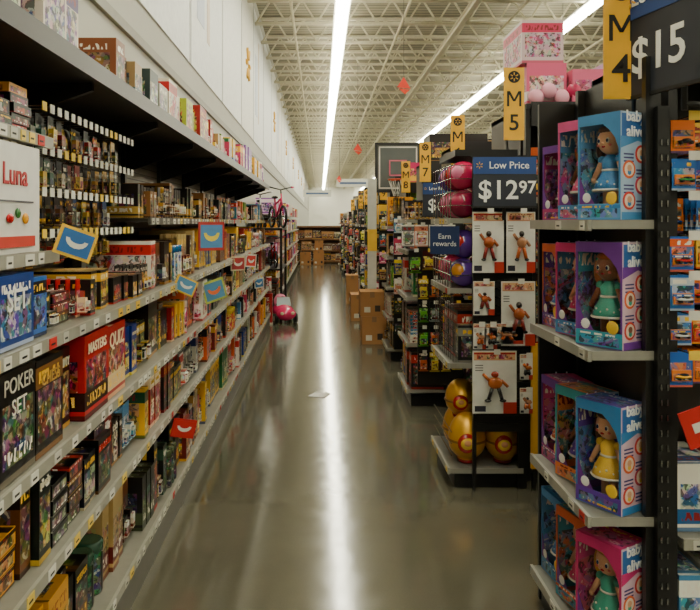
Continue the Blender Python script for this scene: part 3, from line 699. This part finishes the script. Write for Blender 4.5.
# cardboard cartons
kc=C(178,128,78)
def carton(x0,x1,y0,y1,z0,z1,obj):
    m=obj
    m.box(x0,x1,y0,y1,z0,z1,kc,mat=CB); mx=(x0+x1)/2
    m.box(mx-.03,mx+.03,y0-.001,y1+.001,z1-.07,z1+.001,C(150,115,75)); m.box(x0,x1,y0,y1,z1+.001,z1+.005,C(165,118,70),mat=CB)
    m.box(x0+.05,x0+.13,y0-.002,y0,z0+.05,z0+.12,C(220,215,200)); m.box(x1-.12,x1-.05,y0-.0015,y0,z0+.06,z0+.14,C(60,45,35))
m=Mesh(); carton(.55,.87,9.15,9.6,0,.36,m); carton(.53,.84,9.17,9.58,.366,.68,m); carton(.50,.74,11.3,11.8,0,.42,m); carton(.52,.75,13.7,14.1,0,.55,m)
m.build('cardboard_shipping_cartons')
m=Mesh(); m.box(.66,.78,9.66,9.72,0,2.2,C(210,209,200)); m.box(.64,.8,9.65,9.73,0,.1,C(60,60,58)); m.box(.655,.785,9.655,9.66,1.2,1.5,C(235,190,60)); m.build('support_column')
m=Mesh(); m.quad([(-.11,6.42,.004),(.03,6.36,.006),(.1,6.5,.003),(-.04,6.55,.012)],C(235,233,226)); m.quad([(.02,6.44,.014),(.1,6.5,.004),(.05,6.54,.02)],C(245,243,236)); m.build('crumpled_paper_scrap')
# basketball hoop (portable goal)
m=Mesh(); m.T=Matrix.Translation((1.22,10.95,2.45))@Matrix.Scale(1.0,4)
hw,hh=.33,.36
m.box(-hw,hw,0,.02,-hh,hh,C(110,116,116),mat=GL)
for a in ((-hw-.03,-hw+.01,-hh-.03,hh+.03),(hw-.01,hw+.03,-hh-.03,hh+.03),(-hw,hw,-hh-.03,-hh+.01),(-hw,hw,hh-.01,hh+.03)): m.box(a[0],a[1],-.012,.03,a[2],a[3],K)
for a in ((-.3,.3,.31,.33),(-.3,.3,-.33,-.31),(-.3,-.28,-.33,.33),(.28,.3,-.33,.33)): m.box(a[0],a[1],-.006,0,a[2],a[3],W)
for a in ((-.14,.14,.1,.12),(-.14,.14,-.13,-.11),(-.14,-.12,-.13,.12),(.12,.14,-.13,.12)): m.box(a[0],a[1],-.006,0,a[2],a[3],C(225,110,140))
m.torus((0,-.2,-.2),.17,.01,C(215,80,30),'z',20,6)
for k in range(12):
    t=k*math.pi/6; m.tube((.17*math.cos(t),-.2+.17*math.sin(t),-.2),(.09*math.cos(t+.3),-.2+.09*math.sin(t+.3),-.45),.004,W,n=4); m.tube((.17*math.cos(t),-.2+.17*math.sin(t),-.2),(.09*math.cos(t-.3),-.2+.09*math.sin(t-.3),-.45),.004,W,n=4)
m.box(-.05,.05,-.04,.02,-.25,-.14,K); m.tube((0,.08,.1),(0,.08,-2.44),.04,K,n=10); m.box(-.3,.3,-.1,.5,-2.45,-2.36,K); m.T=None
m.build('basketball_hoop')

def pennant(x,y,z,s):
    m=Mesh(); m.prism([(x-.13*s,z),(x+.13*s,z-.03*s),(x,z+.2*s)],'y',y-.004,y+.004,C(228,55,15)); m.prism([(x-.1*s,z-.02*s),(x+.12*s,z-.05*s),(x+.02*s,z-.14*s)],'y',y-.004,y+.004,C(235,75,22)); m.tube((x,y,z+.2*s),(x,y,5.8),.004,C(80,80,75),n=4); m.build('hanging_pennant')
pennant(1.46,12.2,3.95,.9); pennant(1.0,18.5,3.5,.9); pennant(2.6,24,3.9,1.0); pennant(.9,33,3.6,1.0)

def bike(x,y,z,s,col,tire,yaw):
    m=Mesh(); m.T=Matrix.Translation((x,y,z))@Matrix.Rotation(math.radians(yaw),4,'Z')@Matrix.Scale(s,4)
    r=.2
    for cx in (-.35,.35):
        m.torus((cx,0,r),r-.02,.022,tire,'y',24,8); m.tube((cx,-.03,r),(cx,.03,r),.02,C(180,180,180),CR,8)
        for k in range(8):
            t=k*math.pi/4; m.tube((cx,0,r),(cx+(r-.03)*math.cos(t),0,r+(r-.03)*math.sin(t)),.003,C(200,200,200),CR,4)
    m.tube((-.35,0,r),(-.05,0,.2),.012,col,GL,8); m.tube((-.35,0,r),(-.15,0,.45),.012,col,GL,8); m.tube((-.05,0,.2),(-.17,0,.52),.016,col,GL,8)
    m.tube((-.05,0,.2),(.25,0,.48),.018,col,GL,8); m.tube((-.14,0,.42),(.24,0,.52),.018,col,GL,8); m.tube((.35,0,r),(.22,0,.6),.014,col,GL,8)
    m.tube((.22,0,.6),(.2,0,.68),.012,K,n=8); m.tube((.17,-.2,.72),(.2,0,.67),.012,C(60,60,60),n=8); m.tube((.17,.2,.72),(.2,0,.67),.012,C(60,60,60),n=8)
    for sy in (-1,1): m.tube((.17,sy*.2,.72),(.12,sy*.26,.72),.018,col,n=8)
    m.ell((-.18,0,.55),.11,.055,.03,K,GL); m.torus((-.05,0,.2),.05,.008,K,'y',16,5); m.tube((-.05,-.09,.13),(-.05,.09,.27),.01,K,n=6)
    for sy in (-1,1):
        m.torus((-.35,sy*.13,.07),.055,.015,K,'y',14,6); m.tube((-.35,sy*.02,r),(-.35,sy*.13,.07),.008,C(160,160,160),n=5)
    m.T=None; m.build('kids_bicycle')
m=Mesh(); m.box(-1.38,-.62,11.5,13.0,1.46,1.5,BK,mat=SH)
for xx in (-1.36,-.64):
    for yy in (11.52,12.98): m.box(xx-.02,xx+.02,yy-.02,yy+.02,0,1.5,BK,mat=SH)
m.box(-1.38,-.62,11.5,13.0,.8,.83,BK,mat=SH)
m.build('bicycle_display_rack')
bike(-.72,11.85,1.5,.95,C(215,70,120),K,-70); bike(-1.05,12.1,1.5,.85,C(200,200,205),K,-80); bike(-.8,11.9,.83,.72,C(190,30,40),K,-75); bike(-1.1,12.0,0,.85,C(200,60,110),K,-80)
def rideon(x,y,z,s,c,c2):
    m=Mesh(); m.T=Matrix.Translation((x,y,z))@Matrix.Rotation(math.radians(-75),4,'Z')@Matrix.Scale(s,4)
    m.ell((0,0,.2),.38,.2,.13,c,GL,18,12); m.ell((.28,0,.17),.16,.19,.12,c,GL,14,10); m.ell((-.05,0,.3),.16,.13,.06,K,GL,12,8)
    m.ell((-.24,0,.36),.05,.13,.14,c2,GL,12,8); m.quad([(.1,-.14,.3),(.1,.14,.3),(.04,.12,.46),(.04,-.12,.46)],C(200,220,225)); m.torus((.0,0,.4),.06,.012,K,'x',16,6)
    for sx in (-.24,.25):
        for sy in (-1,1):
            m.tube((sx,sy*.15,.09),(sx,sy*.22,.09),.09,K,n=16); m.tube((sx,sy*.22,.09),(sx,sy*.225,.09),.05,W,n=12)
    for sy in (-1,1): m.ell((.42,sy*.1,.2),.02,.035,.03,C(240,235,200),GL,10,6)
    m.T=None; m.build('ride_on_toy_car')
rideon(-.60,11.3,0,.85,C(232,60,125),C(235,150,180))
m=Mesh(); fill(m,10.93,11.06,-.70,.0,.5,'+X',[(C(190,40,45),C(235,230,220))],.5,(.12,.125),shapes=False); fill(m,10.93,11.06,-.72,.505,.35,'+X',[(C(225,222,215),C(200,40,50))],.45,(.12,.125),shapes=False); m.build('floor_display_cartons')
# far left run and back display
m=Mesh(); m.box(-1.36,-1.3,13.2,26.5,0,1.9,C(60,56,48),mat=SH)
for z in (.15,.55,.95,1.35,1.75): shelf(m,13.2,26,-.8,.5,z,'+X',tags=False)
m.build('aisle_shelving')
m=Mesh()
for z in (.15,.55,.95,1.35,1.75): fill(m,13.2,26,-.81,z+.002,.34,'+X',WARM*2+MULTI+PINK*2,.4,(.15,.4),shapes=False)
m.build('shelved_toy_boxes')
m=Mesh(); m.box(-1.3,2.5,27.4,27.5,0,1.45,C(110,78,50)); 
for z in (.1,.5,.95,1.42): shelf(m,-1.3,2.5,27.0,.4,z,'-Y',col=C(130,96,64),edge=C(150,112,76),tags=False)
m.build('wooden_display_shelving')
m=Mesh()
for z in (.1,.5,.95): fill(m,-1.3,2.5,27.05,z+.002,.36,'-Y',[(C(150,105,62),C(60,35,20)),(C(190,150,100),C(90,50,30)),(C(200,190,165),C(120,80,50))]*3+DARK,.3,(.15,.35),shapes=False)
m.build('home_goods_boxes')
m=Mesh(); carton(-.25,.15,26.2,26.7,0,.5,m); carton(-.2,.12,26.25,26.65,.506,.9,m); carton(-.75,-.35,26.3,26.7,0,.45,m)
m.build('cardboard_shipping_cartons')
for (x,y,z,w,h,c) in ((1.6,34,3.3,1.6,.4,C(225,225,215)),(-.2,50,3.4,2.0,.5,C(215,215,205)),(4,40,3.4,1.4,.5,C(45,85,150))):
    m=Mesh(); m.box(x-w/2,x+w/2,y,y+.03,z,z+h,c); m.box(x-w*.4,x+w*.4,y-.01,y,z+h*.35,z+h*.6,C(90,110,150))
    for s in (-1,1): m.tube((x+s*w*.4,y,z+h),(x+s*w*.4,y,5.8),.01,C(90,90,85),n=4)
    m.build('hanging_department_sign')

# ------------------------------------------------------------------ world + camera
w=bpy.data.worlds.new('world'); bpy.context.scene.world=w; w.use_nodes=True
w.node_tree.nodes['Background'].inputs[0].default_value=(1,.95,.85,1); w.node_tree.nodes['Background'].inputs[1].default_value=.05
cd=bpy.data.cameras.new('camera'); cam=bpy.data.objects.new('camera',cd); bpy.context.scene.collection.objects.link(cam)
cam.location=(0,0,1.6); cam.rotation_euler=(HP,0,0); cd.sensor_width=36; cd.lens=36; cd.shift_x=30/700; cd.shift_y=-83/700; cd.clip_end=300
bpy.context.scene.camera=cam
